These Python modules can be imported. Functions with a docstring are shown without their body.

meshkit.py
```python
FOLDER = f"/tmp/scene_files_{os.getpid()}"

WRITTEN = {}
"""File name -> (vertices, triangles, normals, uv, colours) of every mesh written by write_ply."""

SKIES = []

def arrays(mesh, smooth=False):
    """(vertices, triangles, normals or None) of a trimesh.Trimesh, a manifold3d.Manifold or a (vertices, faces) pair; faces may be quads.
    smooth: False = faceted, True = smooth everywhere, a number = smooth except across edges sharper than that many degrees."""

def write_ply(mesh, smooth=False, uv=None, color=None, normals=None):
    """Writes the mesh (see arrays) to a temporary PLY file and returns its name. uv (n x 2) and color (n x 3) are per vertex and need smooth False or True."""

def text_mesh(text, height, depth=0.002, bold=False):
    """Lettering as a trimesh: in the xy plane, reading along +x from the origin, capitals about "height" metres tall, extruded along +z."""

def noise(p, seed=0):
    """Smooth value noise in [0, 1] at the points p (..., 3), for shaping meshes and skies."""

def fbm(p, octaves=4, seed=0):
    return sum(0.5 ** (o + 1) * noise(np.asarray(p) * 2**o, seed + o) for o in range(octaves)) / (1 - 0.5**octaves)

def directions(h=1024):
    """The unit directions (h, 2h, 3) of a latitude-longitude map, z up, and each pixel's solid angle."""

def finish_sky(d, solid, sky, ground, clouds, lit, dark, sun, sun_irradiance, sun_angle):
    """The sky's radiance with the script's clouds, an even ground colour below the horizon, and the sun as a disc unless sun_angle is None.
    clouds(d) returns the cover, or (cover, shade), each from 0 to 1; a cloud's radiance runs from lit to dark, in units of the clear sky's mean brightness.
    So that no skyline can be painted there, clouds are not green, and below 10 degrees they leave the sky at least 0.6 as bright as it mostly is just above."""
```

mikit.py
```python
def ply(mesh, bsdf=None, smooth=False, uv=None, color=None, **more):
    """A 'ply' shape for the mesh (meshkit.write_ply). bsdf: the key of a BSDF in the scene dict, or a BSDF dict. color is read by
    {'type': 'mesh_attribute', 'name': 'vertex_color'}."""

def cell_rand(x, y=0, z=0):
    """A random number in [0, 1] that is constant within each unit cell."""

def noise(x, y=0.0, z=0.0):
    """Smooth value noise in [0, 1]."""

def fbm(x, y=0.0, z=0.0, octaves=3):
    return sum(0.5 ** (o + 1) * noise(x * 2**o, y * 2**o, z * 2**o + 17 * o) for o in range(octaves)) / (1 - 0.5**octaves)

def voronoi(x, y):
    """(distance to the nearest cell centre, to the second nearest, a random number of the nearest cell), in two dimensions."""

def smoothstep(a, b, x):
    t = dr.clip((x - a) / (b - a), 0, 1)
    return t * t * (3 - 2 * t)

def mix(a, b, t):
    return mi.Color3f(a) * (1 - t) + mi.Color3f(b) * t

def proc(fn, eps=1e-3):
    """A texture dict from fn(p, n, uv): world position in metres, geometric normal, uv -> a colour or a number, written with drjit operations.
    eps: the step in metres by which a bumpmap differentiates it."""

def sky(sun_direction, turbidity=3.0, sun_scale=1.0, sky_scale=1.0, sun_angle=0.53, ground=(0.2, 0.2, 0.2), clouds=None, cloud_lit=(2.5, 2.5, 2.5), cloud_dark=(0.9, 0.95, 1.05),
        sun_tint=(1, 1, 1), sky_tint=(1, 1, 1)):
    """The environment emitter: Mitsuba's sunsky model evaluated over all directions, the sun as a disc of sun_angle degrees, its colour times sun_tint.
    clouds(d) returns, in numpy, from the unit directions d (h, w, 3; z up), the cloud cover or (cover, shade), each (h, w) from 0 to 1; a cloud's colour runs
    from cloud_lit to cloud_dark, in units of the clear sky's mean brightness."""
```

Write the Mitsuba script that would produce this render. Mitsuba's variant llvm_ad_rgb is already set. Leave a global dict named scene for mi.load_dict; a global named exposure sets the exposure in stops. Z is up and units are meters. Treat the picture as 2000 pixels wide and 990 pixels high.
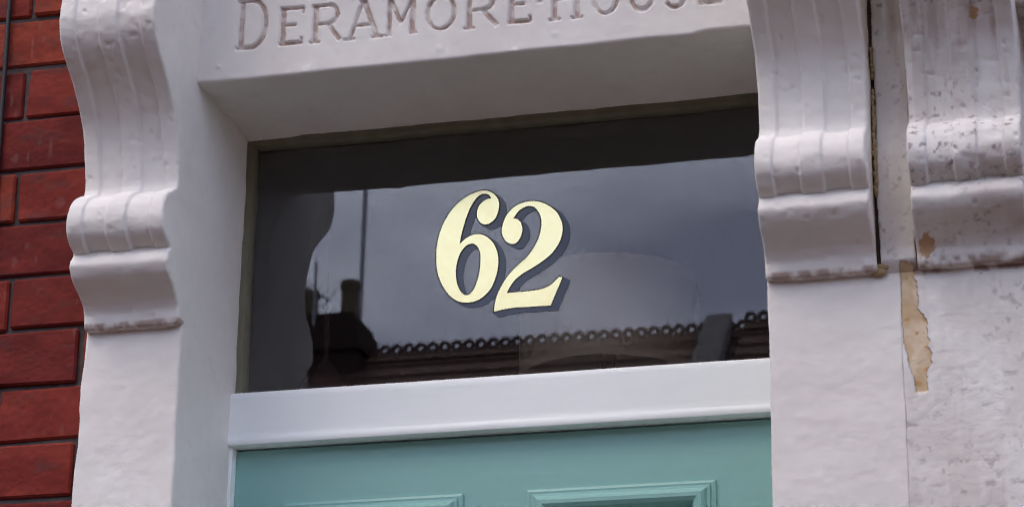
import math
import numpy as np, trimesh, manifold3d as m3, shapely
import shapely.geometry as sg
from shapely import affinity
from shapely.ops import unary_union
import drjit as dr
import mitsuba as mi
import mikit, meshkit
from mikit import proc, noise, fbm, voronoi, smoothstep, mix

T = mi.ScalarTransform4f
scene, labels = {}, {}
# ------------------------------------------------------------------ camera, sky, exposure
# z = 0 is the lower edge of the lintel, y = 0 the face of the painted surround, the street lies towards -y
CAM = np.array([1.2216, -2.8889, -1.3999])
FWD = np.array([-0.24275, 0.90481, 0.34985])
UP = [0.076603, -0.341633, 0.936707]
GROUND = -2.95
scene['camera'] = {'type': 'thinlens', 'fov': 23.178, 'fov_axis': 'x', 'aperture_radius': 0.0031, 'focus_distance': 3.42,
                   'near_clip': 0.05, 'far_clip': 600.0,
                   'to_world': T().look_at(origin=CAM.tolist(), target=(CAM + FWD).tolist(), up=UP)}
exposure = 3.27


def clouds(d):
    # low, soft overcast: cover everywhere, thinner in a few places, darker bellies
    q = d / np.maximum(d[..., 2:3], 0.08) * 0.9
    q = np.stack([q[..., 0] * 1.1, q[..., 1] * 0.75, 0 * q[..., 0]], -1)
    warp = meshkit.fbm(q * 0.9 + 7.3, 3, 5) - 0.5
    n = meshkit.fbm(q * 1.9 + warp[..., None] * 1.3 + 70.418, 5, 11)
    n2 = meshkit.fbm(q * 0.6 + 21.7, 3, 23)
    cover = np.clip(0.80 + 1.1 * (n2 - 0.42), 0.62, 1.0)
    shade = np.clip(0.5 + 4.2 * (n - 0.5), 0.0, 1.0)
    up = np.clip(d[..., 2], 0, 1)
    shade = np.clip(0.48 + 0.9 * (shade - 0.5) - 0.25 * (up - 0.33), 0, 1)      # an overcast sky is brightest overhead
    return cover, shade


scene['sky'] = mikit.sky([-0.30, -0.50, 0.82], turbidity=3, sun_scale=0.10, sun_angle=30, clouds=clouds,
                         cloud_lit=(2.22, 2.38, 2.95), cloud_dark=(0.78, 0.82, 1.22), ground=(0.12, 0.11, 0.10))

# ------------------------------------------------------------------ helpers
rng = np.random.default_rng(62)


def key_of(name, parent=None):
    base = (parent + '__' if parent else '') + name
    k, i = base, 0
    while k in scene or k in labels or any(s.startswith(k + '__') for s in scene):
        i += 1
        k = f'{base}_{i:03d}'
    return k


def thing(name, label, cat, group=None):
    k = key_of(name)
    labels[k] = {'label': label, 'category': cat}
    if group:
        labels[k]['group'] = group
    return k


def obj(name, mesh, bsdf, parent=None, smooth=False, **kw):
    k = key_of(name, parent)
    scene[k] = mikit.ply(mesh, bsdf, smooth, **kw)
    return k


def struct(name, mesh, bsdf, label=None, smooth=False):
    k = obj(name, mesh, bsdf, None, smooth)
    labels[k] = {'kind': 'structure', 'category': name.replace('_', ' ')}
    if label:
        labels[k]['label'] = label
    return k


def box(x0, x1, y0, y1, z0, z1):
    m = trimesh.creation.box((x1 - x0, y1 - y0, z1 - z0))
    m.apply_translation(((x0 + x1) / 2, (y0 + y1) / 2, (z0 + z1) / 2))
    return m


def cbox(x0, x1, y0, y1, z0, z1, c=0.003, jit=0.0, r=None):
    """A chamfered box (convex, 44 triangles), its corners jittered a little."""
    pts = []
    for sx in (0, 1):
        for sy in (0, 1):
            for sz in (0, 1):
                p = np.array([(x0, x1)[sx], (y0, y1)[sy], (z0, z1)[sz]], float)
                if jit:
                    p = p + r.normal(0, jit, 3)
                s = np.array([1 - 2 * sx, 1 - 2 * sy, 1 - 2 * sz]) * c
                pts += [p + [0, s[1], s[2]], p + [s[0], 0, s[2]], p + [s[0], s[1], 0]]
    return trimesh.convex.convex_hull(np.array(pts))


def cat(ms):
    return trimesh.util.concatenate(ms)


def tube(pts, r, n=12):
    out = []
    for a, b in zip(pts[:-1], pts[1:]):
        out.append(trimesh.creation.cylinder(r, segment=[a, b], sections=n))
    return cat(out)


def lump(P, amp=1.0):
    """One world-space field of hand-made unevenness, shared by all painted stone so that neighbouring pieces stay together."""
    P = np.asarray(P, float)
    out = np.zeros_like(P)
    for k in range(3):
        out[..., k] = (2.6 * (meshkit.noise(P * 11 + 31 * k, 3) - .5) + 1.1 * (meshkit.noise(P * 34 + 17 * k, 7) - .5)
                       + 0.5 * (meshkit.noise(P * 95 + 5 * k, 9) - .5) + 0.25 * (meshkit.noise(P * 230 + 5 * k, 19) - .5)) * 1e-3
    return P + out * amp


def grid(P, flip=False):
    n, m = P.shape[:2]
    i = np.arange(n * m).reshape(n, m)
    q = np.stack([i[:-1, :-1], i[1:, :-1], i[1:, 1:], i[:-1, 1:]], -1).reshape(-1, 4)
    if flip:
        q = q[:, ::-1]
    f = np.vstack([q[:, [0, 1, 2]], q[:, [0, 2, 3]]])
    return trimesh.Trimesh(P.reshape(-1, 3), f, process=False)


def orient(m, pt):
    """Turns the faces of an open sheet so that they look towards the point."""
    c = m.triangles_center
    if np.mean(np.einsum('ij,ij->i', m.face_normals, np.asarray(pt) - c)) < 0:
        m.invert()
    return m


def steps(a, b, ds):
    n = max(1, int(math.ceil(abs(b - a) / ds)))
    return np.linspace(a, b, n + 1)


def polyline(pts, ds):
    out = [np.asarray(pts[0], float)[None]]
    for a, b in zip(pts[:-1], pts[1:]):
        a, b = np.asarray(a, float), np.asarray(b, float)
        n = max(1, int(math.ceil(np.linalg.norm(b - a) / ds)))
        out.append(a + (b - a) * (np.arange(1, n + 1) / n)[:, None])
    return np.vstack(out)


# ------------------------------------------------------------------ materials
def lerp_pts(z, pts):
    """Piecewise linear function of z, pts sorted by falling z."""
    r = mi.Float(pts[0][1])
    for (z0, v0), (z1, v1) in zip(pts[:-1], pts[1:]):
        t = dr.clip((z0 - z) / (z0 - z1), 0, 1)
        r = dr.select(z < z0, v0 + (v1 - v0) * t, r)
    return r


def white_paint(p, n, uv):
    big = fbm(p.x * 5, p.y * 5, p.z * 3.5, 3)
    small = fbm(p.x * 60, p.y * 60, p.z * 45, 3)
    c = mix((0.686, 0.652, 0.606), (0.736, 0.710, 0.666), smoothstep(0.3, 0.7, big))
    speck = smoothstep(0.76, 0.86, noise(p.x * 75, p.y * 75, p.z * 75)) * smoothstep(0.5, 0.7, fbm(p.x * 14, p.y * 14, p.z * 14, 2))
    c = mix(c, (0.50, 0.44, 0.42), speck * 0.12)
    return c * (0.96 + 0.07 * small)


def ledge_line(p):
    """Broken brown line under the consoles' lowest ledge."""
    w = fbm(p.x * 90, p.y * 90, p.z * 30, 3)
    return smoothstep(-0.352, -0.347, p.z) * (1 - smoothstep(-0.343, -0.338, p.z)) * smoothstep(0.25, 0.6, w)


def console_paint(p, n, uv):
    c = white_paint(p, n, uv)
    return mix(c, (0.30, 0.20, 0.16), ledge_line(p) * 0.8)


def letter_paint(p, n, uv):
    """Lintel: paint worn thin in the bottom of the cut letters, the dirty stone shows."""
    c = white_paint(p, n, uv)
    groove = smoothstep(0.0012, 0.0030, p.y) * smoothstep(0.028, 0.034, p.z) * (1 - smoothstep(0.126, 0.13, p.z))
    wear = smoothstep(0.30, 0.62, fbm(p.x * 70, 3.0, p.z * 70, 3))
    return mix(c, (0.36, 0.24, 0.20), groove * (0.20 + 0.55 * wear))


PATCH_L = [(-0.318, 0.938), (-0.40, 0.9375), (-0.43, 0.938), (-0.465, 0.9435), (-0.484, 0.9485), (-0.503, 0.9515)]
PATCH_R = [(-0.318, 0.948), (-0.345, 0.955), (-0.372, 0.957), (-0.395, 0.9575), (-0.41, 0.9675), (-0.45, 0.9695), (-0.467, 0.9705), (-0.474, 0.9655), (-0.496, 0.9650), (-0.503, 0.9610)]


def patch_mask(p):
    j = (fbm(p.x * 130, 1.5, p.z * 130, 3) - 0.5) * 0.012
    l, r = lerp_pts(p.z, PATCH_L), lerp_pts(p.z, PATCH_R)
    inside = smoothstep(-0.0006, 0.0006, p.x - l + j * 0.3) * smoothstep(-0.0006, 0.0006, r + j - p.x)
    return inside * smoothstep(-0.504, -0.500, p.z) * (1 - smoothstep(-0.342, -0.334, p.z + j * 1.5)) * dr.select(p.y < 0.02, 1.0, 0.0)


def spot(p, x, y, z, r):
    d = dr.sqrt(dr.square(p.x - x) + 0.3 * dr.square(p.y - y) + dr.square(p.z - z) * 0.6)
    return 1 - smoothstep(0.7, 1.1, d / r + (fbm(p.x * 150, p.y * 150, p.z * 150, 2) - 0.5) * 1.3)


def old_paint(p, n, uv):
    big = fbm(p.x * 9, p.y * 9, p.z * 5, 3)
    c = mix((0.60, 0.565, 0.525), (0.70, 0.68, 0.645), smoothstep(0.3, 0.7, big))
    streak = smoothstep(0.42, 0.70, fbm(p.x * 85, p.y * 20, p.z * 8, 3)) * (0.25 + 0.75 * smoothstep(-0.22, -0.02, p.z))
    c = mix(c, (0.40, 0.325, 0.29), streak * 0.55)
    top = smoothstep(0.35, 0.65, fbm(p.x * 60, 2.0, p.z * 14, 3)) * smoothstep(-0.20, 0.02, p.z) * dr.select(p.x < 0.9583, 1.0, 0.0)  # shade below the hood painted onto the strip as brown streaks, stronger upward
    c = mix(c, (0.36, 0.27, 0.22), top * 0.6)
    rim = 1 - smoothstep(0.0, 0.0028, dr.abs(p.x - 0.9580 + 0.004 * (fbm(p.z * 40, 2.0, 1.0, 3) - 0.5)))  # thin shadow line between strip and console, painted in brown
    c = mix(c, (0.33, 0.22, 0.16), rim * dr.select(p.z > -0.35, 0.75, 0.0) * smoothstep(0.3, 0.6, fbm(3.0, p.z * 30, 1.0, 3)))
    pit = smoothstep(0.56, 0.80, fbm(p.x * 140, p.y * 140, p.z * 105, 3)) * smoothstep(0.30, 0.66, fbm(p.x * 10, p.y * 10, p.z * 10 + 3, 2))
    c = mix(c, (0.24, 0.20, 0.19), pit * (0.42 + 0.40 * smoothstep(-0.40, -0.30, p.z)))
    crack = (1 - smoothstep(0.0, 0.035, dr.abs(fbm(p.x * 26 + 4, p.y * 20, p.z * 26, 3) - 0.5))) * smoothstep(0.56, 0.70, fbm(p.x * 22, p.y * 22, p.z * 30 + 9, 2))
    c = mix(c, (0.46, 0.40, 0.37), crack * 0.3)
    chip = dr.maximum(spot(p, 0.974, -0.02, -0.322, 0.011), dr.maximum(spot(p, 0.966, -0.075, -0.215, 0.006), spot(p, 1.048, -0.08, -0.045, 0.007)))
    c = mix(c, (0.42, 0.24, 0.11), chip * 0.9)
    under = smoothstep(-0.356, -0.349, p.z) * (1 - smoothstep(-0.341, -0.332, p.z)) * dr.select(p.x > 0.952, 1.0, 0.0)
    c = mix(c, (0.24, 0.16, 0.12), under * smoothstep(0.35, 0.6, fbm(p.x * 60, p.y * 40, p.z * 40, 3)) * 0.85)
    pm = patch_mask(p)
    ochre = mix((0.50, 0.36, 0.21), (0.60, 0.48, 0.34), smoothstep(0.3, 0.7, fbm(p.x * 70, 1.0, p.z * 40, 3)))
    rust = smoothstep(0.70, 0.78, fbm(p.x * 110, 1.0, p.z * 110 + 4, 2))
    ochre = mix(ochre, (0.42, 0.22, 0.06), rust * 0.7)
    c = mix(c, ochre, pm)
    return c * (0.95 + 0.08 * fbm(p.x * 90, p.y * 90, p.z * 90, 2))


def grain(p, n, uv):
    return 0.55 * fbm(p.x * 130, p.y * 130, p.z * 130, 3) + 0.45 * fbm(p.x * 38, p.y * 38, p.z * 30, 2)


def old_grain(p, n, uv):
    pit = smoothstep(0.56, 0.80, fbm(p.x * 140, p.y * 140, p.z * 105, 3))
    return 0.6 * fbm(p.x * 120, p.y * 120, p.z * 120, 3) + 0.5 * fbm(p.x * 42, p.y * 42, p.z * 34, 2) - 0.35 * pit - 2.2 * patch_mask(p)


def painted(fn, rough, bump, gfn, spec=0.35):
    return {'type': 'twosided', 'b': {'type': 'bumpmap', 'arbitrary': proc(gfn, eps=8e-4), 'scale': bump,
            'nested': {'type': 'principled', 'base_color': proc(fn), 'roughness': rough, 'specular': spec}}}


scene['m_white'] = painted(white_paint, 0.62, 0.0010, grain, 0.25)
scene['m_console'] = painted(console_paint, 0.62, 0.0017, grain, 0.25)
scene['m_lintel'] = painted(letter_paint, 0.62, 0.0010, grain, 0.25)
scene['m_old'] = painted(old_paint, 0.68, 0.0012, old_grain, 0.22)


def wood_grain(p, n, uv):
    return 0.7 * fbm(p.x * 9, p.y * 160, p.z * 210, 3) + 0.3 * fbm(p.x * 40, p.y * 40, p.z * 40, 2)


def gloss_white(p, n, uv):
    return mix((0.83, 0.87, 0.845), (0.86, 0.90, 0.88), fbm(p.x * 8, p.y * 8, p.z * 30, 3))


scene['m_gloss'] = painted(gloss_white, 0.36, 0.0005, wood_grain, 0.5)


def door_green(p, n, uv):
    return mix((0.215, 0.425, 0.385), (0.232, 0.450, 0.410), fbm(p.x * 5, p.y * 5, p.z * 5, 2))


scene['m_door'] = painted(door_green, 0.40, 0.00025, wood_grain, 0.5)


def flat(c, rough=0.6, spec=0.4, metal=0.0):
    return {'type': 'twosided', 'b': {'type': 'principled', 'base_color': {'type': 'rgb', 'value': list(c)}, 'roughness': rough, 'specular': spec, 'metallic': metal}}


scene['m_door_red'] = flat((0.16, 0.03, 0.03), 0.35)


def bead(p, n, uv):
    return mix((0.14, 0.132, 0.085), (0.21, 0.20, 0.14), fbm(p.x * 60, p.y * 60, p.z * 25, 3))


scene['m_bead'] = painted(bead, 0.6, 0.002, grain, 0.3)


def brick_fn(seed, lo, hi):
    def f(p, n, uv):
        a = fbm(p.x * 20 + seed, p.y * 20, p.z * 34, 3)
        s = fbm(p.x * 150 + seed, p.y * 150, p.z * 150, 2)
        c = mix(lo, hi, smoothstep(0.3, 0.7, a)) * (0.8 + 0.4 * s)
        drip = smoothstep(0.80, 0.88, noise(p.x * 120, 2.0, p.z * 46 + seed)) * smoothstep(0.45, 0.6, fbm(p.x * 13, 2.0, p.z * 13, 2))
        c = mix(c, (0.30, 0.22, 0.20), drip * 0.13)
        soot = smoothstep(0.58, 0.75, fbm(p.x * 26 + 9 + seed, p.y * 26, p.z * 40, 3))
        return mix(c, (0.075, 0.035, 0.035), soot * 0.45)
    return f


def brick_grain(p, n, uv):
    return 0.6 * fbm(p.x * 190, p.y * 190, p.z * 190, 3) + 0.4 * fbm(p.x * 50, p.y * 50, p.z * 70, 2)


for i, (lo, hi) in enumerate([((0.155, 0.020, 0.014), (0.215, 0.033, 0.022)), ((0.110, 0.014, 0.012), (0.160, 0.022, 0.018)), ((0.19, 0.030, 0.017), (0.265, 0.048, 0.027))]):
    scene[f'm_brick_{i}'] = painted(brick_fn(3.7 * i, lo, hi), 0.7, 0.0014, brick_grain, 0.12)


def mortar(p, n, uv):
    return mix((0.045, 0.036, 0.037), (0.13, 0.105, 0.10), fbm(p.x * 80, p.y * 80, p.z * 80, 3))


scene['m_mortar'] = painted(mortar, 0.9, 0.004, brick_grain, 0.1)
scene['m_black'] = flat((0.016, 0.014, 0.015), 0.5)
scene['m_mastic'] = flat((0.30, 0.22, 0.11), 0.7)
scene['m_gap_shade'] = flat((0.055, 0.036, 0.027), 0.95, 0.1)
scene['m_glass'] = {'type': 'thindielectric', 'int_ior': 1.62, 'ext_ior': 1.0}


def gold_leaf(p, n, uv):
    return mix((0.99, 0.90, 0.48), (1.0, 0.93, 0.51), smoothstep(0.25, 0.6, fbm(p.x * 70, 1.0, p.z * 70, 3)))


scene['m_gold'] = {'type': 'twosided', 'b': {'type': 'principled', 'base_color': proc(gold_leaf), 'metallic': 1.0, 'specular': 0.5,
                   'roughness': 0.29}}
scene['m_shade'] = {'type': 'twosided', 'b': {'type': 'plastic', 'int_ior': 1.5, 'diffuse_reflectance': {'type': 'rgb', 'value': [0.016, 0.028, 0.060]}}}
scene['m_outline'] = {'type': 'twosided', 'b': {'type': 'roughplastic', 'alpha': 0.25, 'diffuse_reflectance': {'type': 'rgb', 'value': [0.010, 0.012, 0.014]}}}
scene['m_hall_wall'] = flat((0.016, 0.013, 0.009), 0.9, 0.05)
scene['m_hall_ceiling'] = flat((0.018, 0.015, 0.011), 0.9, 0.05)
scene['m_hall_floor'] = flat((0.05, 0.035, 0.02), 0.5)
scene['m_shade_cloth'] = flat((0.74, 0.72, 0.58), 0.9, 0.1)
scene['m_enamel'] = flat((0.62, 0.62, 0.64), 0.4)
scene['m_asphalt'] = flat((0.042, 0.039, 0.037), 0.9, 0.2)
scene['m_paving'] = flat((0.105, 0.052, 0.034), 0.9, 0.2)
scene['m_stone'] = flat((0.20, 0.19, 0.18), 0.9, 0.2)


def far_brick(p, n, uv):
    row = dr.floor(p.z / 0.078)
    fx = p.x / 0.225 + 0.5 * (row - 2 * dr.floor(row / 2))
    jz, jx = p.z / 0.078 - row, fx - dr.floor(fx)
    m = dr.maximum(1 - smoothstep(0.06, 0.13, jz), 1 - smoothstep(0.02, 0.05, jx))
    c = mix((0.20, 0.060, 0.042), (0.27, 0.085, 0.058), mikit.cell_rand(dr.floor(fx), row))
    return mix(c, (0.16, 0.14, 0.13), m)


scene['m_far_brick'] = {'type': 'twosided', 'b': {'type': 'principled', 'base_color': proc(far_brick), 'roughness': 0.85, 'specular': 0.2}}
scene['m_tile'] = flat((0.085, 0.045, 0.035), 0.7, 0.3)
scene['m_ridge'] = flat((0.10, 0.055, 0.04), 0.7, 0.3)
scene['m_soot'] = flat((0.055, 0.036, 0.030), 0.9, 0.15)
scene['m_pot'] = flat((0.17, 0.13, 0.085), 0.8, 0.2)
scene['m_metal'] = flat((0.35, 0.35, 0.36), 0.45, 0.5, 0.6)
scene['m_sash'] = flat((0.7, 0.7, 0.68), 0.5)
scene['m_far_glass'] = flat((0.02, 0.022, 0.025), 0.08, 0.6)

# ------------------------------------------------------------------ the painted door surrounds
XR, XJ = 0.774, 0.937            # our opening runs from x = 0 to XR; XJ: joint with the neighbour's pilaster
DEPTH, TOP, HOOD = 0.197, 0.47, 0.45
BW = 0.136                       # console width
RC = [0.020, 0.024, 0.026]


def pilaster(xa, xb, side, bsdf, parent, seed, ylim=0.2212, zlo=-2.75, ra=0.004, rb=0.004):
    """Shaft with rounded arrises; side +1: its right side is the reveal, -1: its left, 0: none."""
    ya, yb = (ylim if side == -1 else 0.05), (ylim if side == 1 else 0.05)
    arc = lambda cx, s, r: [(cx + s * (r - r * math.cos(t)) , r - r * math.sin(t)) for t in np.linspace(0, math.pi / 2, 5)]
    left, right = arc(xa, 1, ra), arc(xb, -1, rb)[::-1]
    path = polyline([(xa, ya)] + left + right + [(xb, yb)], 0.0035)
    z = np.concatenate([steps(zlo, -0.85, 0.03)[:-1], steps(-0.85, TOP, 0.0035)])
    P = np.empty((len(z), len(path), 3))
    P[..., 0], P[..., 1], P[..., 2] = path[None, :, 0], path[None, :, 1], z[:, None]
    w = np.clip((0.03 - np.abs(P[..., 0] - xa)) / 0.03, 0, 1) * (xa < 0)        # thick paint lapping over the bricks on the left edge
    P[..., 0] += w * 0.007 * (meshkit.fbm(P * [0, 0, 16] + seed, 3, 4) - 0.5)
    m = grid(lump(P))
    return obj('pilaster', orient(m, ((xa + xb) / 2, -3, -0.5)), bsdf, parent, 50)


PROFILE = [(0.152, 0.455), (0.150, 0.20), (0.150, 0.12), (0.153, 0.085), (0.157, 0.06), (0.159, 0.038), (0.155, 0.018), (0.146, 0.002), (0.131, -0.013), (0.108, -0.031), (0.085, -0.052),
           (0.066, -0.075), (0.053, -0.105), (0.046, -0.135), (0.043, -0.160), (0.046, -0.170), (0.058, -0.177), (0.076, -0.190), (0.087, -0.206), (0.090, -0.222),
           (0.086, -0.238), (0.075, -0.250), (0.0585, -0.2585)]
LOWER = [(0.0585, -0.2590), (0.066, -0.268), (0.069, -0.277), (0.064, -0.288), (0.051, -0.299), (0.035, -0.309), (0.022, -0.319), (0.015, -0.330), (0.0145, -0.341), (0.0125, -0.3465), (0.0, -0.3485)]


def smooth_profile(pts, ds):
    from scipy.interpolate import CubicSpline
    p = np.array(pts)
    s = np.concatenate([[0], np.cumsum(np.linalg.norm(np.diff(p, axis=0), axis=1))])
    n = int(math.ceil(s[-1] / ds))
    from scipy.interpolate import PchipInterpolator
    return PchipInterpolator(s, p)(np.linspace(0, s[-1], n + 1))


def console(xa, bsdf, parent, seed, chips=1.0):
    """Scrolled console: a swept profile with three raised bands on the scroll, rounded arrises, both cheeks."""
    A, B = smooth_profile(PROFILE, 0.0026), smooth_profile(LOWER, 0.0026)
    prof = np.vstack([A, B])
    t = np.gradient(prof, axis=0)
    t[len(A) - 1], t[len(A)] = A[-1] - A[-2], B[1] - B[0]
    t /= np.linalg.norm(t, axis=1, keepdims=True)
    nrm = np.stack([-t[:, 1], t[:, 0]], 1)                       # outward: +proj
    r = 0.004
    ang = np.linspace(0, math.pi / 2, 6)
    xs = np.concatenate([r - r * np.cos(ang), steps(r, BW - r, 0.0018)[1:-1], BW - (r - r * np.cos(ang[::-1]))])
    inset = np.concatenate([r - r * np.sin(ang), np.zeros(len(steps(r, BW - r, 0.0018)) - 2), (r - r * np.sin(ang))[::-1]])
    u = xs / BW
    s = lambda a, b, x: np.clip((x - a) / (b - a), 0, 1) ** 2 * (3 - 2 * np.clip((x - a) / (b - a), 0, 1))
    flute = s(.155, .172, u) * (1 - s(.398, .415, u)) + s(.605, .622, u) * (1 - s(.838, .855, u))
    ribz = np.concatenate([np.clip((A[:, 1] + 0.30) / 0.02, 0, 1), np.zeros(len(B))])
    h = -0.0034 * flute[None] * ribz[:, None] - inset[None]
    P = np.empty((len(prof), len(xs), 3))
    P[..., 0] = xa + xs[None]
    P[..., 1] = -(prof[:, :1] + nrm[:, :1] * h)
    P[..., 2] = prof[:, 1:] + nrm[:, 1:] * h
    P[..., 1] = np.minimum(P[..., 1], 0.0015)
    wob = meshkit.fbm(P * 46 + seed, 3, 13) - .5
    P[..., 1] += wob * 0.0012 * chips
    dent = np.clip((meshkit.noise(P * 62 + seed * 3, 51) - .70) / .2, 0, 1) + 1.2 * np.clip((meshkit.noise(P * 110 + seed * 5, 53) - .78) / .15, 0, 1)
    P[..., 1] += 0.0022 * dent * (0.1 + 0.5 * chips)          # chips and dents, softened by paint
    P[..., 2] += (meshkit.fbm(P * 40 + seed + 9, 3, 17) - .5) * 0.0016 * chips
    m = [orient(grid(lump(P, 1.2)), (xa + BW / 2, -2, -0.1))]
    for col, sx in ((0, -1), (-1, 1)):
        E = P[:, col]
        k = np.linspace(0, 1, 9)[None, :, None]
        back = np.stack([E[:, 0], np.full(len(E), 0.0048), E[:, 2]], -1)
        m.append(orient(grid(lump(E[:, None] * (1 - k) + back[:, None] * k, 1.2)), (xa + BW / 2 + sx * 3, -0.04, -0.1)))
    return obj('console_bracket', cat(m), bsdf, parent, 50)


# letters cut into the lintel: strokes in a unit box -> shapely polygons
def stroke(pts, w):
    return sg.LineString(pts).buffer(w / 2, cap_style=2, join_style=2)


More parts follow.
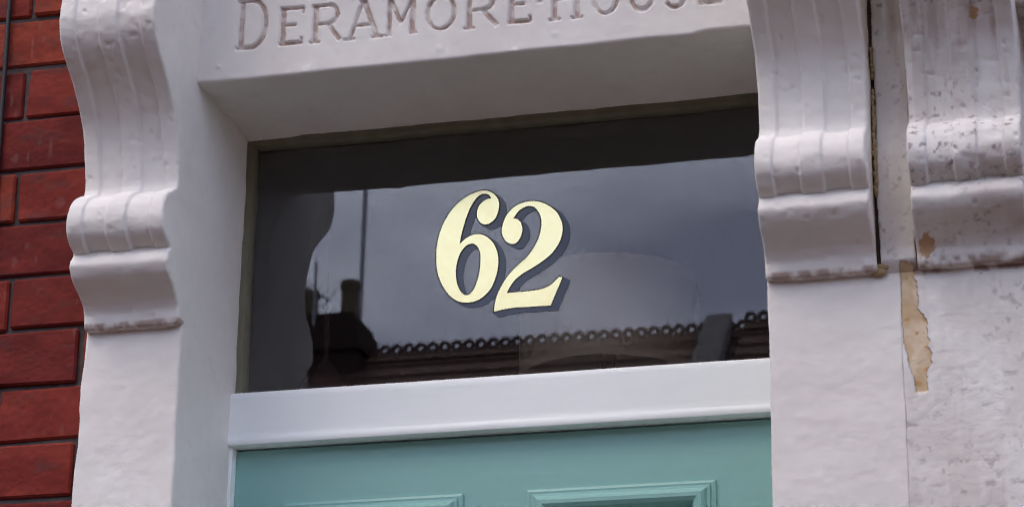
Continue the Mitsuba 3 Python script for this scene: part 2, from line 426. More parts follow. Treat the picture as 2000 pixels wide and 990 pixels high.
def letter(ch, x0, x1, z0, z1):
    W, Hh = x1 - x0, z1 - z0
    fat, thin = 0.0088, 0.0050
    L = lambda *p: [(x0 + a * W, z0 + b * Hh) for a, b in p]
    serif = lambda a, b, w=0.017: stroke([(x0 + a * W - w / 2, z0 + b * Hh), (x0 + a * W + w / 2, z0 + b * Hh)], 0.0040)
    fx = fat / 2 / W
    g = []
    if ch == 'D':
        g = [stroke(L((.2, 0), (.2, 1)), fat), stroke(L((.05, .97), (.55, .97)), thin), stroke(L((.05, .03), (.55, .03)), 0.0062)]
        arc = [(.5 + .44 * math.cos(t), .5 + .48 * math.sin(t)) for t in np.linspace(-1.5, 1.5, 22)]
        g.append(stroke(L(*arc), fat * .9))
    elif ch == 'E':
        g = [stroke(L((.2, 0), (.2, 1)), fat), stroke(L((.05, .95), (.95, .95)), 0.0062), stroke(L((.25, .52), (.72, .52)), thin), stroke(L((.05, .05), (.97, .05)), 0.0066),
             stroke(L((.93, .97), (.90, .78)), thin), stroke(L((.95, .03), (.90, .2)), thin)]
    elif ch == 'R':
        arc = [(.55 + .30 * math.cos(t), .72 + .24 * math.sin(t)) for t in np.linspace(-1.57, 1.57, 18)]
        g = [stroke(L((.16, 0), (.16, 1)), fat), stroke(L((.02, .96), (.58, .96)), thin), stroke(L((.16, .48), (.58, .48)), thin), stroke(L(*arc), fat * .8),
             stroke(L((.55, .48), (.97, .01)), fat * .9), serif(.16, .02)]
    elif ch == 'A':
        g = [stroke(L((.14, .02), (.46, .98)), 0.006), stroke(L((.50, .98), (.88, .02)), fat), stroke(L((.25, .36), (.74, .36)), thin), stroke(L((.34, .98), (.6, .98)), 0.006),
             serif(.12, .02), serif(.9, .02)]
    elif ch == 'M':
        g = [stroke(L((.14, .02), (.14, .98)), 0.0075), stroke(L((.86, .02), (.86, .98)), fat), stroke(L((.14, .98), (.5, .30)), fat * .8), stroke(L((.5, .30), (.86, .98)), 0.0055),
             serif(.12, .02, .012), serif(.88, .02, .012)]
    elif ch == 'O':
        o = affinity.scale(sg.Point(0, 0).buffer(1, 32), W / 2, Hh / 2)
        i = affinity.scale(sg.Point(0, 0).buffer(1, 32), W / 2 - fat * .85, Hh / 2 - thin)
        g = [affinity.translate(o.difference(i), (x0 + x1) / 2, (z0 + z1) / 2)]
    elif ch == 'H':
        g = [stroke(L((.2, .02), (.2, 1)), fat), stroke(L((.8, .02), (.8, 1)), fat), stroke(L((.2, .55), (.8, .55)), thin), serif(.2, .02), serif(.8, .02), serif(.2, .98), serif(.8, .98)]
    elif ch == 'U':
        arc = [(.5 + .36 * math.cos(t), .36 + .34 * math.sin(t)) for t in np.linspace(math.pi, 2 * math.pi, 22)]
        g = [stroke(L((.14, 1), *arc), 0.0072), stroke(L((.86, .36), (.86, 1)), 0.006), serif(.14, .98), serif(.86, .98)]
    elif ch == 'S':
        top = [(.5 + .38 * math.cos(t), .74 + .23 * math.sin(t)) for t in np.linspace(.5, 4.4, 20)]
        bot = [(.5 + .40 * math.cos(t), .27 + .24 * math.sin(t)) for t in np.linspace(1.3, -2.7, 20)]
        g = [stroke(L(*top, *bot), 0.0068)]
    elif ch == '-':
        g = [sg.box(x0, z0, x1, z1)]
    return unary_union(g)


TEXT = [('D', .0488, .0967, .0445, .1190), ('E', .1115, .1500, .0440, .1020), ('R', .1587, .2030, .0435, .1010), ('A', .2090, .2590, .0425, .1000), ('M', .2640, .3095, .0425, .0995),
        ('O', .3205, .3655, .0428, .0972), ('R', .3750, .4225, .0410, .0965), ('E', .4335, .4690, .0415, .0960), ('-', .4735, .4830, .0680, .0770), ('H', .4895, .5405, .0405, .0950),
        ('O', .5490, .5885, .0408, .0940), ('U', .5985, .6370, .0420, .0940), ('S', .6465, .6775, .0406, .0935), ('E', .6910, .7260, .0412, .0940)]


def lintel(xa, xb, bsdf, parent, text=None, ds=0.0016):
    r = 0.005
    arc = [(r - r * math.sin(t), r - r * math.cos(t)) for t in np.linspace(math.pi * 0, math.pi / 2, 6)]   # (y, z)
    path = polyline([(0, TOP), (0, .14)], .02)[:-1].tolist() + polyline([(0, .14), (0, r)], ds)[:-1].tolist()
    path += [(r - r * math.cos(t), r - r * math.sin(t)) for t in np.linspace(0, math.pi / 2, 6)]
    path += polyline([(r, 0), (DEPTH + .0242, 0)], 0.004)[1:].tolist()
    path = np.array(path)
    xs = steps(xa - 0.004, xb + 0.004, ds if text else 0.005)
    P = np.empty((len(path), len(xs), 3))
    P[..., 0], P[..., 1], P[..., 2] = xs[None], path[:, :1], path[:, 1:]
    front = np.clip(1 - P[..., 1] / 0.03, 0, 1) * np.clip(1 - P[..., 2] / 0.03, 0, 1)      # uneven lower arris
    X = P[..., 0]
    edge = 0.0024 * (meshkit.fbm(P * [30, 0, 0] + 2, 4, 31) - .5) + 0.0042 * np.clip((X - 0.685) / 0.02, 0, 1) * (text is not None)
    back = np.clip((P[..., 1] - .15) / 0.045, 0, 1)
    P = lump(P, 0.6)
    P[..., 2] += front * edge - back * (0.002 + 0.010 * np.maximum(meshkit.fbm(P * [22, 0, 0] + 5, 3, 41) - .52, 0))
    if text:
        poly = unary_union([letter(*t) for t in text])
        shapely.prepare(poly)
        sel = np.nonzero((path[:, 1] > 0.03) & (path[:, 1] < 0.13) & (path[:, 0] == 0))[0]
        pts = shapely.points(np.repeat(xs[None], len(sel), 0), np.repeat(path[sel, 1:], len(xs), 1))
        wob = 0.0012 * (meshkit.noise(np.stack([xs[None] * 180 + 0 * path[sel, 1:], path[sel, 1:] * 180 + 0 * xs[None], 0 * path[sel, 1:] + 0 * xs[None]], -1), 77) - .5)
        inside = shapely.distance(pts, poly.boundary) * np.where(shapely.contains(poly, pts), 1, -1) + wob
        P[sel, :, 1] += 0.0050 * np.clip((inside + 0.0004) / 0.0032, 0, 1)
        for bx, bz, br, bh in ((.157, .004, .007, .003), (.447, .002, .004, .002), (.030, .022, .003, .002), (.34, .016, .005, .0012), (.50, .021, .004, .0012)):
            d2 = (X - bx) ** 2 + (path[:, 1:] - bz) ** 2 + path[:, :1] ** 2
            P[..., 1] -= bh * np.exp(-d2 / br ** 2)
            P[..., 2] -= 0.6 * bh * np.exp(-d2 / br ** 2) * (path[:, 1:] < 0.012)
    return obj('lintel', orient(grid(P), ((xa + xb) / 2, -2, -1.5)), bsdf, parent, 60)


def hood(xa, xb, bsdf, parent):
    prof = [(0.02, HOOD), (-.175, HOOD), (-.185, HOOD + .012), (-.19, HOOD + .03), (-.215, HOOD + .045), (-.225, HOOD + .06), (-.225, HOOD + .085), (0.02, HOOD + .11)]
    m = trimesh.creation.extrude_polygon(sg.Polygon(prof), xb - xa, engine='earcut')
    v = m.vertices.copy()
    m.vertices = np.stack([xa + v[:, 2], v[:, 0], v[:, 1]], -1)
    m.fix_normals()
    return obj('hood', m, bsdf, parent)


sur = thing('door_surround', 'clean white painted stone door surround with cut lettering on its lintel and scrolled consoles', 'door surround')
pilaster(-0.138, 0.0, 1, 'm_white', sur, 1.0)
pilaster(XR, XJ - 0.0004, -1, 'm_white', sur, 2.0, rb=0.0012)
console(-0.1358, 'm_console', sur, 4.0)
console(XR + 0.0005, 'm_console', sur, 9.0)
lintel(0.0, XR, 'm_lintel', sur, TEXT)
hood(-0.16, XJ - 0.001, 'm_white', sur)

X2 = 1.096                       # the neighbour's opening starts here
sur2 = thing('door_surround', 'grubby flaking white door surround of the neighbouring house with pits and an ochre bare patch', 'door surround')
pilaster(XJ + 0.0004, X2, 1, 'm_old', sur2, 3.0, ra=0.0016)
obj('joint', box(XJ - .003, XJ + .003, .0012, .02, -2.74, TOP), 'm_old', sur2)
zz = steps(-0.350, HOOD - .001, 0.003)
fp = polyline([(0.9155, 0.002), (0.9155, -0.0085), (0.9175, -0.0105), (0.9570, -0.0105), (0.9585, -0.009), (0.9585, 0.002)], 0.003)
P = np.empty((len(zz), len(fp), 3))
P[..., 0], P[..., 1], P[..., 2] = fp[None, :, 0], fp[None, :, 1], zz[:, None]
P[..., 0] += 0.004 * (meshkit.fbm(P * [10, 0, 22] + 6, 4, 71) - .5)
P[..., 1] += np.clip((-0.335 - P[..., 2]) / 0.015, 0, 1) * 0.012
obj('fillet', orient(grid(lump(P)), (.937, -3, 0)), 'm_old', sur2, 50)
pilaster(X2 + 0.79, X2 + 0.79 + 0.16, -1, 'm_old', sur2, 5.0)
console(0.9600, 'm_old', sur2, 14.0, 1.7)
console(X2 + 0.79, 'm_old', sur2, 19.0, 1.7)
lintel(X2, X2 + 0.79, 'm_old', sur2)
hood(XJ + 0.001, X2 + 0.97, 'm_old', sur2)
# the joint beside our console: a dark strip coloured as the gap's shade, its filler perished to a few crumbs
k = obj('crack', box(0.9108, 0.9170, -0.004, 0.0, -0.343, HOOD - 0.001), 'm_gap_shade', sur2)
zz = np.concatenate([steps(-0.245, -0.170, 0.0036), steps(-0.160, -0.110, 0.0045), steps(-0.09, -0.05, 0.009)])
fil = []
for z in zz:
    w = 0.0012 + 0.0022 * rng.random()
    b = trimesh.creation.icosphere(2, 1.0)
    b.apply_scale((w, 0.004 + 0.003 * rng.random(), 0.005))
    b.apply_translation((0.9142 + rng.normal(0, .0009), -0.009, z + rng.normal(0, .0015)))
    fil.append(b)
for z, s in ((-0.340, 0.008), (-0.346, 0.010), (-0.333, 0.005)):
    b = trimesh.creation.icosphere(2, 1.0)
    b.apply_scale((s, 0.004, s * .6))
    b.apply_translation((0.918 + (z + .34), -0.003, z))
    fil.append(b)
k = obj('filler', cat(fil), 'm_mastic', sur2, True)
labels[k] = {'label': 'crumbling ochre filler in the dark joint', 'kind': 'stuff'}

# ------------------------------------------------------------------ brick wall on the left
YB = 0.012
wall = thing('brick_wall', 'dark red brick wall with black mortar joints left of the white door surround', 'brick wall')
obj('mortar', box(-3.4, -0.10, YB + 0.006, 0.30, GROUND, 3.4), 'm_mortar', wall)
CRS, MOD, JT = 0.0780, 0.2260, 0.0064
Z0 = -0.0221


def brick_mesh(xa, xb, za, zb, r):
    d = r.normal(0, 0.0012)
    return cbox(xa + JT / 2, xb - JT / 2, YB + d, YB + 0.05, za + JT / 2, zb - JT / 2, 0.0028, 0.0009, r)


masses = {0: [], 1: [], 2: []}
for row in range(int((GROUND - Z0) / CRS), int((3.4 - Z0) / CRS)):
    za = Z0 + row * CRS
    off = -0.2600 if row % 2 == 0 else -0.2600 + MOD / 2
    wobble = rng.normal(0, .0025)
    for c in range(-15, 2):
        xa, xb = off + c * MOD + wobble, off + (c + 1) * MOD + wobble
        xb = min(xb, -0.112)
        if xb - xa < 0.03 or xa < -3.3:
            continue
        v = int(rng.choice(3, p=[.5, .3, .2]))
        m = brick_mesh(xa, xb, za, za + CRS, rng)
        if -0.80 < za < 0.40 and xa > -0.85:
            obj('brick', m, f'm_brick_{v}', wall)
        else:
            masses[v].append(m)
for v in masses:
    k = obj('brickwork', cat(masses[v]), f'm_brick_{v}', wall)
    labels[k] = {'kind': 'stuff'}
# plain upper wall over the doorways and the wall beyond the neighbour's door
upper = thing('facade_wall', 'red brick house front above and beyond the two white doorways', 'brick wall')
obj('upper_wall', box(-0.099, 6.0, 0.03, 0.30, TOP + 0.092, 3.4), 'm_far_brick', upper)
obj('lower_wall', box(X2 + 0.955, 6.0, 0.03, 0.30, GROUND, TOP + 0.092), 'm_far_brick', upper)

# black cable clipped to the bricks
cab = thing('cable', 'thin black cable running straight down the dark red bricks', 'cable')
zs = np.linspace(3.3, -2.9, 60)
obj('sheath', tube([(-0.2935 - 0.026 * max(z, -1) * 1.0 + 0.0006 * math.sin(z * 9), YB - 0.0045, z) for z in zs], 0.0034, 10), 'm_black', cab, True)
for z in (-1.6, -0.7, 0.35, 1.2):
    x = -0.2935 - 0.026 * max(z, -1)
    obj('clip', cat([cbox(x - .005, x + .011, YB - .009, YB + .001, z - .004, z + .004, .001)]), 'm_black', cab)

# ------------------------------------------------------------------ door frame, transom light, door
fr = thing('door_frame', 'white painted door frame with a deep transom rail over the green door', 'door frame')
ZT, ZB = -0.3834, -0.4588
prof = [(0.26, ZT), (0.190, ZT), (0.1845, ZT - .0015), (0.183, ZT - .006), (0.1828, ZB + .012), (0.1820, ZB + .010), (0.1811, ZB + .006), (0.1815, ZB + .002), (0.1825, ZB), (0.26, ZB)]
pr = polyline(prof, 0.006)
xs = steps(-0.002, XR + 0.004, 0.004)
P = np.empty((len(pr), len(xs), 3))
P[..., 0], P[..., 1], P[..., 2] = xs[None], pr[:, :1], pr[:, 1:]
obj('transom_rail', orient(grid(lump(P, 0.18)), (.4, -2, -.42)), 'm_gloss', fr, 50)
obj('jamb', cbox(-0.002, 0.0045, 0.189, 0.30, -2.75, ZB, .001), 'm_gloss', fr)
obj('jamb', cbox(XR - 0.0045, XR + 0.002, 0.189, 0.30, -2.75, ZB, .001), 'm_gloss', fr)

GY = 0.2111
scene['m_cord'] = flat((0.016, 0.013, 0.009), 0.9, 0.05)
fan = thing('transom_window', 'single pane transom window with a gilded house number reflecting cloudy sky and roofs', 'window')


def rough_strip(x0, x1, y0, y1, z0, z1):
    m = box(x0, x1, y0, y1, z0, z1)
    m = m.subdivide_to_size(0.006, max_iter=12) if hasattr(m, 'subdivide_to_size') else m
    m = trimesh.Trimesh(*trimesh.remesh.subdivide_to_size(m.vertices, m.faces, 0.008, max_iter=14), process=True)
    m.vertices = lump(m.vertices, 1.1)
    return m


obj('frame', rough_strip(0.0098, XR - 0.011, DEPTH, 0.2216, -0.0115, 0.002), 'm_bead', fan, 50)
obj('frame', rough_strip(-0.001, 0.0095, DEPTH, 0.2216, ZT - .004, 0.002), 'm_bead', fan, 50)
obj('frame', rough_strip(XR - 0.0107, XR + 0.001, DEPTH, 0.2216, ZT - .004, 0.002), 'm_bead', fan, 50)
pane = trimesh.Trimesh([(0.004, GY, ZT - .006), (XR - .004, GY, ZT - .006), (XR - .004, GY, -0.004), (0.004, GY, -0.004)], [[0, 1, 2], [0, 2, 3]])
obj('pane', pane, 'm_glass', fan)

SIX = [281.9,-194.4,283.1,-178.4,286.1,-163.7,292.0,-148.1,301.0,-132.6,313.1,-119.8,327.5,-110.6,341.9,-105.6,352.0,-105.8,361.0,-110.1,367.8,-117.6,370.9,-127.1,369.9,-137.4,366.1,-147.5,359.5,-153.8,351.8,-156.2,345.1,-153.3,340.5,-146.4,339.2,-138.3,341.3,-129.2,346.7,-122.7,353.3,-118.7,359.3,-118.0,356.6,-113.2,351.0,-110.3,344.3,-110.9,337.7,-116.1,331.1,-126.0,325.8,-138.2,321.6,-151.7,317.9,-166.4,315.9,-177.7,315.3,-182.5,322.1,-175.9,330.9,-170.9,339.8,-169.4,348.7,-171.3,357.7,-177.8,364.5,-186.3,369.1,-197.0,371.0,-208.5,370.6,-222.1,367.5,-235.4,362.2,-248.5,353.6,-259.1,342.7,-266.2,328.5,-268.5,315.2,-265.7,303.9,-257.6,294.8,-245.6,287.7,-231.4,283.3,-215.1]
HOLE = [332.3,-182.7,325.2,-184.9,318.0,-192.8,313.4,-203.8,311.0,-217.3,311.0,-228.7,313.0,-240.2,317.0,-249.6,322.2,-255.8,327.1,-257.8,332.6,-255.3,338.0,-247.8,342.2,-235.7,344.8,-222.3,345.6,-208.7,344.8,-197.3,341.7,-189.0,337.4,-184.3]
TWO = [375.3,-168.9,376.3,-159.8,379.0,-150.9,384.8,-141.0,393.6,-133.1,403.5,-128.8,414.5,-127.1,425.6,-128.5,436.7,-132.9,447.7,-140.8,455.5,-150.6,460.4,-162.4,461.6,-172.8,459.5,-185.1,453.6,-197.1,445.0,-207.7,433.1,-216.9,420.0,-224.9,407.0,-231.8,396.1,-239.9,388.6,-249.5,383.7,-259.0,394.2,-258.9,413.9,-258.6,426.9,-257.8,437.8,-255.6,446.4,-251.3,452.9,-245.3,457.7,-241.0,461.6,-242.4,458.0,-252.0,452.4,-265.0,445.6,-281.6,431.5,-281.2,414.1,-281.2,396.7,-280.8,381.4,-281.9,372.7,-283.3,366.1,-284.6,366.7,-275.9,369.1,-264.8,373.3,-253.9,379.7,-242.0,388.3,-230.3,400.2,-218.8,411.1,-209.5,420.8,-196.7,427.3,-183.6,431.1,-169.1,431.4,-156.5,428.4,-146.0,422.4,-137.4,416.8,-134.6,410.2,-134.3,402.5,-137.5,397.0,-142.6,391.4,-150.6,397.2,-152.2,402.1,-157.5,404.6,-166.8,403.0,-177.0,397.6,-185.6,391.0,-188.1,383.3,-184.9,377.9,-177.6]


def closed_curve(flat_pts, corners):
    """Catmull-Rom through the points, broken at the corners; millimetres -> metres."""
    p = np.array(flat_pts).reshape(-1, 2)
    n, out = len(p), []
    for i in range(n):
        p1, p2 = p[i], p[(i + 1) % n]
        p0 = p[i - 1] if i not in corners else p1 - (p2 - p1) * .4
        p3 = p[(i + 2) % n] if (i + 1) % n not in corners else p2 + (p2 - p1) * .4
        for t in np.arange(6) / 6:
            out.append(.5 * (2 * p1 + (p2 - p0) * t + (2 * p0 - 5 * p1 + 4 * p2 - p3) * t * t + (3 * p1 - p0 - 3 * p2 + p3) * t ** 3))
    return sg.Polygon(np.array(out) / 1000).buffer(0)


six = closed_curve(SIX, [22, 32]).difference(closed_curve(HOLE, []))
two = closed_curve(TWO, [21, 28, 29, 32, 38, 56])


def leaf(geom, y, t=0.0003):
    ms = []
    for g in getattr(geom, 'geoms', [geom]):
        if g.area < 1e-7:
            continue
        m = trimesh.creation.extrude_polygon(g.simplify(0.00003), t, engine='earcut')
        v = m.vertices.copy()
        m.vertices = np.stack([v[:, 0], y - v[:, 2], v[:, 1]], -1)
        m.fix_normals()
        ms.append(m)
    return cat(ms)


both_edge = unary_union([six.buffer(0.0010), two.buffer(0.0010)])
for g, name in ((six, 'six'), (two, 'two')):
    d = obj('digit', leaf(g, GY - 0.0016), 'm_gold', fan)
    labels[d] = {'label': 'gilded figure six' if name == 'six' else 'gilded figure two'}
    rim = g.buffer(0.0016, join_style=2, mitre_limit=2)
    obj('outline', leaf(rim.difference(g.buffer(0.00002)), GY - 0.0012), 'm_outline', d)
    sweep = unary_union([affinity.translate(rim, 0.0088 * a, -0.0062 * a) for a in np.linspace(0, 1, 26)]).buffer(0.0002)
    other = two if name == 'six' else six
    sh = sweep.difference(rim.buffer(0.00002)).difference(other.buffer(0.0017))
    obj('shade', leaf(sh, GY - (0.0006 if name == 'six' else 0.0009), 0.0002), 'm_shade', d)

# the green door: slab with two raised-and-fielded upper panels in bolection mouldings
DY = 0.206
door = thing('front_door', 'sage green panelled front door under the white transom rail', 'door')
openings = [(0.077, 0.330), (0.417, 0.670)]
pan = [(xa, xb, za, zb) for xa, xb in openings for za, zb in ((-1.42, -0.539), (-2.45, -1.60))]
face = sg.box(0.005, -2.72, XR - 0.005, ZB - 0.003)
for xa, xb, za, zb in pan:
    face = face.difference(sg.box(xa + .012, za + .012, xb - .012, zb - .012))
m = trimesh.creation.extrude_polygon(face, 0.044, engine='earcut')
v = m.vertices.copy()
m.vertices = np.stack([v[:, 0], DY + 0.044 - v[:, 2], v[:, 1]], -1)
m.fix_normals()
obj('stiles_and_rails', m, 'm_door', door)
MOULD = [(0.0, 0.0), (0.0005, -0.004), (0.004, -0.005), (0.007, -0.0045), (0.0075, -0.008), (0.011, -0.0085), (0.014, -0.013), (0.018, -0.0155), (0.023, -0.0155), (0.028, -0.012), (0.031, -0.006), (0.0325, 0.0), (0.033, 0.012), (0.034, 0.020)]
for xa, xb, za, zb in pan:
    loops = np.array([[(xa + w, DY + h, za + w), (xb - w, DY + h, za + w), (xb - w, DY + h, zb - w), (xa + w, DY + h, zb - w), (xa + w, DY + h, za + w)] for w, h in MOULD])
    mo = grid(loops)
    mo = trimesh.Trimesh(mo.vertices, mo.faces, process=False)
    obj('moulding', orient(mo, ((xa + xb) / 2, -3, (za + zb) / 2)), 'm_door', door)
    obj('panel', cbox(xa + .025, xb - .025, DY + 0.017, DY + 0.030, za + .025, zb - .025, .004), 'm_door', door)

# neighbour's doorway, out of the picture to the right
d2 = thing('front_door', "dark red front door of the neighbouring house at the picture's right edge", 'door')
obj('door_leaf', cbox(X2 + .005, X2 + .785, .21, .25, -2.75, -.46, .003), 'm_door_red', d2)
f2 = thing('transom_window', "plain transom window over the neighbouring house's dark red door", 'window')
obj('transom_rail', cbox(X2, X2 + .79, .185, .26, -.46, -.384, .003), 'm_gloss', f2)
obj('pane', trimesh.Trimesh([(X2, .215, -.39), (X2 + .79, .215, -.39), (X2 + .79, .215, .001), (X2, .215, .001)], [[0, 1, 2], [0, 2, 3]]), 'm_glass', f2)
scene['m_step'] = flat((0.105, 0.052, 0.034), 0.9, 0.2)
step = thing('doorstep', 'worn stone step below the green front door', 'step')
obj('upper_step', cbox(-.13, X2 + .95, -.02, .30, -2.80, -2.752, .004), 'm_step', step)
obj('lower_step', cbox(-.13, X2 + .95, -.30, .30, GROUND, -2.80, .004), 'm_step', step)

# ------------------------------------------------------------------ the hall behind the glass
HX0, HX1, HY1, HZ = -2.6, 1.5, 5.0, 0.62
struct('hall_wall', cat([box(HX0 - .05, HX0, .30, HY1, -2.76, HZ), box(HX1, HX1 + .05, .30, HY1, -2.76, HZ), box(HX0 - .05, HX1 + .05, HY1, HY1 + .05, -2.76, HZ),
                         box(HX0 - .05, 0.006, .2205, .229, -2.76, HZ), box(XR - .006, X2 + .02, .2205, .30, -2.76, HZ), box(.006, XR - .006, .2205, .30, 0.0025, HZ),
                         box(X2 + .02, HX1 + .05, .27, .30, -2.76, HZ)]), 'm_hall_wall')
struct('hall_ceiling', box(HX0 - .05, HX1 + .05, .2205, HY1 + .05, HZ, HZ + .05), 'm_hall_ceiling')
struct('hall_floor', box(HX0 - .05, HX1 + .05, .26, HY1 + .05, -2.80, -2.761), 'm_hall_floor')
obj_l = thing('standing_lamp', 'cream drum lampshade of a standing lamp dimly seen in the hall behind the glass', 'lamp')
cx, cy, zt, zb, rr = CAM[0] - 0.737 * 1.0956, CAM[1] + 0.737 * 4.879, CAM[2] + 0.737 * 1.802, CAM[2] + 0.737 * 1.582, 0.737 * 0.188
ang = np.linspace(0, 2 * math.pi, 49)
ring = lambda r, z: np.stack([cx + r * np.cos(ang), cy + r * np.sin(ang), np.full(49, z)], -1)
obj('lamp_shade', grid(np.array([ring(rr, zb), ring(rr, zt), ring(rr - .004, zt), ring(rr - .004, zb), ring(rr, zb)])), 'm_shade_cloth', obj_l, 40)
obj('stand', cat([tube([(cx, cy, -2.75), (cx, cy, zt - .10)], 0.011), trimesh.creation.cylinder(.13, segment=[(cx, cy, -2.76), (cx, cy, -2.735)], sections=32)]), 'm_cord', obj_l)
obj('bulb_holder', trimesh.creation.cylinder(.02, segment=[(cx, cy, zt - .10), (cx, cy, zt - .04)], sections=16), 'm_cord', obj_l)
obj('spider', cat([tube([(cx - rr + .004, cy, zt - .012), (cx + rr - .004, cy, zt - .012)], .002), tube([(cx, cy - rr + .004, zt - .012), (cx, cy + rr - .004, zt - .012)], .002)]), 'm_cord', obj_l)
l2 = thing('pendant_lamp', 'small grey bell shaped lamp low in the left corner of the glass', 'lamp')
lx, ly = -0.224, 1.2
bell = np.array([(.0045, .005), (.010, -.003), (.018, -.012), (.028, -.026), (.040, -.046), (.052, -.075), (.060, -.11), (.0585, -.11), (.050, -.075), (.038, -.047), (.026, -.028), (.012, -.012), (.002, -.004)])
obj('lamp_shade', trimesh.creation.revolve(bell, sections=40, transform=trimesh.transformations.translation_matrix((lx, ly, 0))), 'm_enamel', l2, 40)
obj('stem', tube([(lx, ly, 0.0), (lx, ly, 0.105)], 0.0055), 'm_enamel', l2, 40)
obj('cord', tube([(lx, ly, 0.105), (lx, ly, HZ)], 0.0004), 'm_cord', l2, 40)

# ------------------------------------------------------------------ street and the opposite terrace (seen in the glass)
struct('road', box(-60, 60, -11.2, -1.9, GROUND - .3, GROUND - 0.12), 'm_asphalt')
struct('ground', box(-300, 300, -300, 60, GROUND - 1.2, GROUND - .32), 'm_asphalt')
struct('pavement', box(-60, 60, -1.9, 0.3, GROUND - .3, GROUND), 'm_paving')
struct('pavement', box(-60, 60, -13.0, -11.2, GROUND - .3, GROUND), 'm_paving')
YF, YR, YK, ZE, ZR = -13.0, -17.0, -21.0, 2.20, 5.55


def torus_ring(x, z, ro, ri, th, n=14):
    a = np.linspace(0, 2 * math.pi, n, endpoint=False)
    o = np.stack([x + ro * np.cos(a), z + ro * np.sin(a)], 1)
    i = np.stack([x + ri * np.cos(a), z + ri * np.sin(a)], 1)
    m = trimesh.creation.extrude_polygon(sg.Polygon(o, [i]), th, engine='earcut')
    v = m.vertices.copy()
    m.vertices = np.stack([v[:, 0], YR - th / 2 + v[:, 2], v[:, 1]], -1)
    m.fix_normals()
    return m


def far_house(x0, x1, dz, label, detail):
    h = thing('terraced_house', label, 'house', 'terraced houses across the street')
    zr, ze = ZR + dz, ZE + dz
    gable = sg.Polygon([(YF, GROUND), (YF, ze), (YR, zr - .12), (YK, ze), (YK, GROUND)])
    m = trimesh.creation.extrude_polygon(gable, x1 - x0, engine='earcut')
    v = m.vertices.copy()
    m.vertices = np.stack([x0 + v[:, 2], v[:, 0], v[:, 1]], -1)
    m.fix_normals()
    obj('wall', m, 'm_far_brick', h)
    n = 22
    ms = []
    for s in (1, -1):
        for j in range(n):
            a, b = j / n, (j + 1.08) / n
            ya, za = YR + s * 4.15 * a, zr - (zr - ze + .12) * a
            yb, zb_ = YR + s * 4.15 * b, zr - (zr - ze + .12) * b
            P = np.array([[(x0, ya, za), (x1, ya, za)], [(x0, yb, zb_ + .03), (x1, yb, zb_ + .03)], [(x0, yb, zb_), (x1, yb, zb_)]])
            ms.append(orient(grid(P), (0, ya + s * 3, za + 5)))
    roof = obj('roof', cat(ms), 'm_tile', h)
    # crested ridge tiles
    if detail:
        w = 0.448
        for j in range(int((x1 - x0) / w) + 1):
            xa, xb = x0 + j * w, min(x0 + (j + 1) * w, x1)
            if xb - xa < .1:
                continue
            parts = []
            for s in (1, -1):
                q = np.array([[(xa + .004, YR, zr + .035), (xb - .004, YR, zr + .035)], [(xa + .004, YR + s * .16, zr - .085), (xb - .004, YR + s * .16, zr - .085)]])
                parts.append(orient(grid(q), (xa, YR + s * 3, zr + 4)))
            for c in range(4):
                xx = xa + .056 + c * .112
                if xx < xb:
                    parts.append(torus_ring(xx, zr + .065, .056, .022, .03))
            obj('ridge_tile', cat(parts), 'm_ridge', roof)
    else:
        obj('ridge_tile', box(x0, x1, YR - .05, YR + .05, zr - .05, zr + .06), 'm_ridge', roof)
    if detail:
        for wx, wz, ww, wh in ((x0 + .9, -.2, .95, 1.5), (x0 + 2.75, -.2, .95, 1.5), (x0 + 2.55, -2.3, 1.3, 1.6)):
            wd = obj('window', cat([box(wx - ww / 2, wx + ww / 2, YF - .01, YF + .05, wz - .06, wz), box(wx - ww / 2, wx + ww / 2, YF - .01, YF + .05, wz + wh, wz + wh + .06),
                                    box(wx - ww / 2, wx - ww / 2 + .06, YF - .01, YF + .05, wz, wz + wh), box(wx + ww / 2 - .06, wx + ww / 2, YF - .01, YF + .05, wz, wz + wh),
                                    box(wx - ww / 2 + .06, wx + ww / 2 - .06, YF - .01, YF + .045, wz + wh / 2 - .025, wz + wh / 2 + .025)]), 'm_sash', h)
            obj('glass', box(wx - ww / 2 + .06, wx + ww / 2 - .06, YF - .005, YF + .02, wz, wz + wh), 'm_far_glass', wd)
        obj('door', box(x0 + .45, x0 + 1.35, YF - .01, YF + .03, -2.75, -.75), 'm_door_red', h)
    return h


B = [-21.0, -17.2, -13.45, -9.7, -5.9, -2.13, 1.62, 5.4, 9.2, 13.0]
PLACES = ['leftmost', 'second from the left', 'third from the left', 'just left of the chimney', 'between chimney and coped wall',
          'right of the coped wall', 'third from the right', 'second from the right', 'rightmost']
HOUSES = ['brick terraced house across the street, ' + w + ' in the mirror image' for w in PLACES]
for i in range(len(B) - 1):
    far_house(B[i], B[i + 1], 0.07 if i >= 5 else 0.0, HOUSES[i], 3 <= i <= 5)

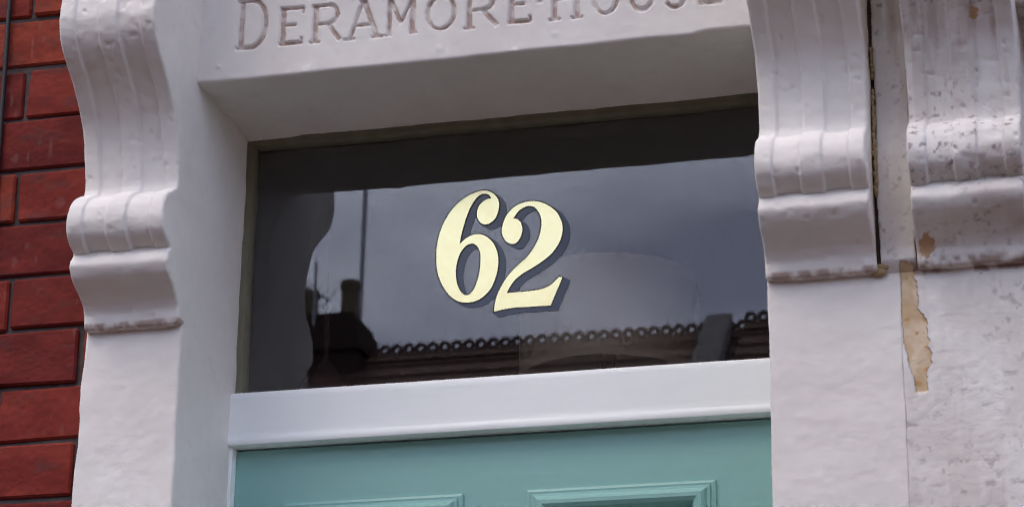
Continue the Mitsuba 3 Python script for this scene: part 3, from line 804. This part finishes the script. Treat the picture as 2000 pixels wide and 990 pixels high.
cop = thing('party_wall', 'grey stone coped party wall climbing the roof opposite', 'wall')
sl = (ZR - ZE + .12) / 4.15
ya = YR
for j in range(9):
    a, b = j * .46, (j + 1) * .46 - .008
    prof = [(ya + a, ZR - sl * a - .25), (ya + b, ZR - sl * b - .25), (ya + b, ZR - sl * b + .19), (ya + a, ZR - sl * a + .19)]
    m = trimesh.creation.extrude_polygon(sg.Polygon(prof), .23, engine='earcut')
    v = m.vertices.copy()
    m.vertices = np.stack([-2.46 + v[:, 2] + rng.normal(0, .004), v[:, 0], v[:, 1]], -1)
    m.fix_normals()
    obj('coping_stone', m, 'm_stone', cop)

st = thing('chimney', 'dark brick chimney with two clay pots on the ridge opposite', 'chimney')
obj('stack', cat([box(-6.30, -5.56, -17.3, -16.7, ZR - .5, 5.80), box(-6.34, -5.52, -17.34, -16.66, 5.55, 5.62), box(-6.28, -5.60, -17.28, -16.72, 5.80, 5.88), box(-6.24, -5.64, -17.24, -16.76, 5.88, 5.93)]), 'm_soot', st)


def pot(x, y, z, r, h):
    p = np.array([(r * .9, 0), (r * .95, h * .1), (r * .85, h * .3), (r * .8, h * .75), (r, h * .82), (r, h * .93), (r * .9, h), (r * .65, h), (r * .65, h * .5), (0.001, h * .5)])
    return trimesh.creation.revolve(p, sections=24, transform=trimesh.transformations.translation_matrix((x, y, z)))


obj('chimney_pot', pot(-5.745, -17.0, 5.93, .098, .37), 'm_pot', st, 40)
obj('chimney_pot', pot(-6.12, -17.0, 5.93, .085, .30), 'm_pot', st, 40)
mast = thing('aerial_mast', 'tall thin steel pole standing behind the chimney pot', 'aerial')
obj('pole', tube([(-5.775, -17.36, 5.3), (-5.745, -17.36, 8.6)], .024), 'm_metal', mast, 40)
obj('bracket', box(-5.80, -5.72, -17.40, -17.30, 5.5, 5.54), 'm_metal', mast)
ae = thing('television_aerial', 'small spiky television aerial beside the chimney pots', 'aerial')
obj('pole', tube([(-5.985, -16.72, 5.5), (-5.985, -16.72, 6.42)], .014), 'm_metal', ae, 40)
obj('boom', tube([(-6.03, -16.5, 6.12), (-5.93, -16.95, 6.12)], .010), 'm_metal', ae, 40)
for j in range(5):
    t = j / 4
    x, y = -6.03 + .10 * t, -16.5 - .45 * t
    obj('element', tube([(x - .07, y, 6.12 - .02 * j), (x + .07, y, 6.14 + .02 * j)], .006), 'm_metal', ae)
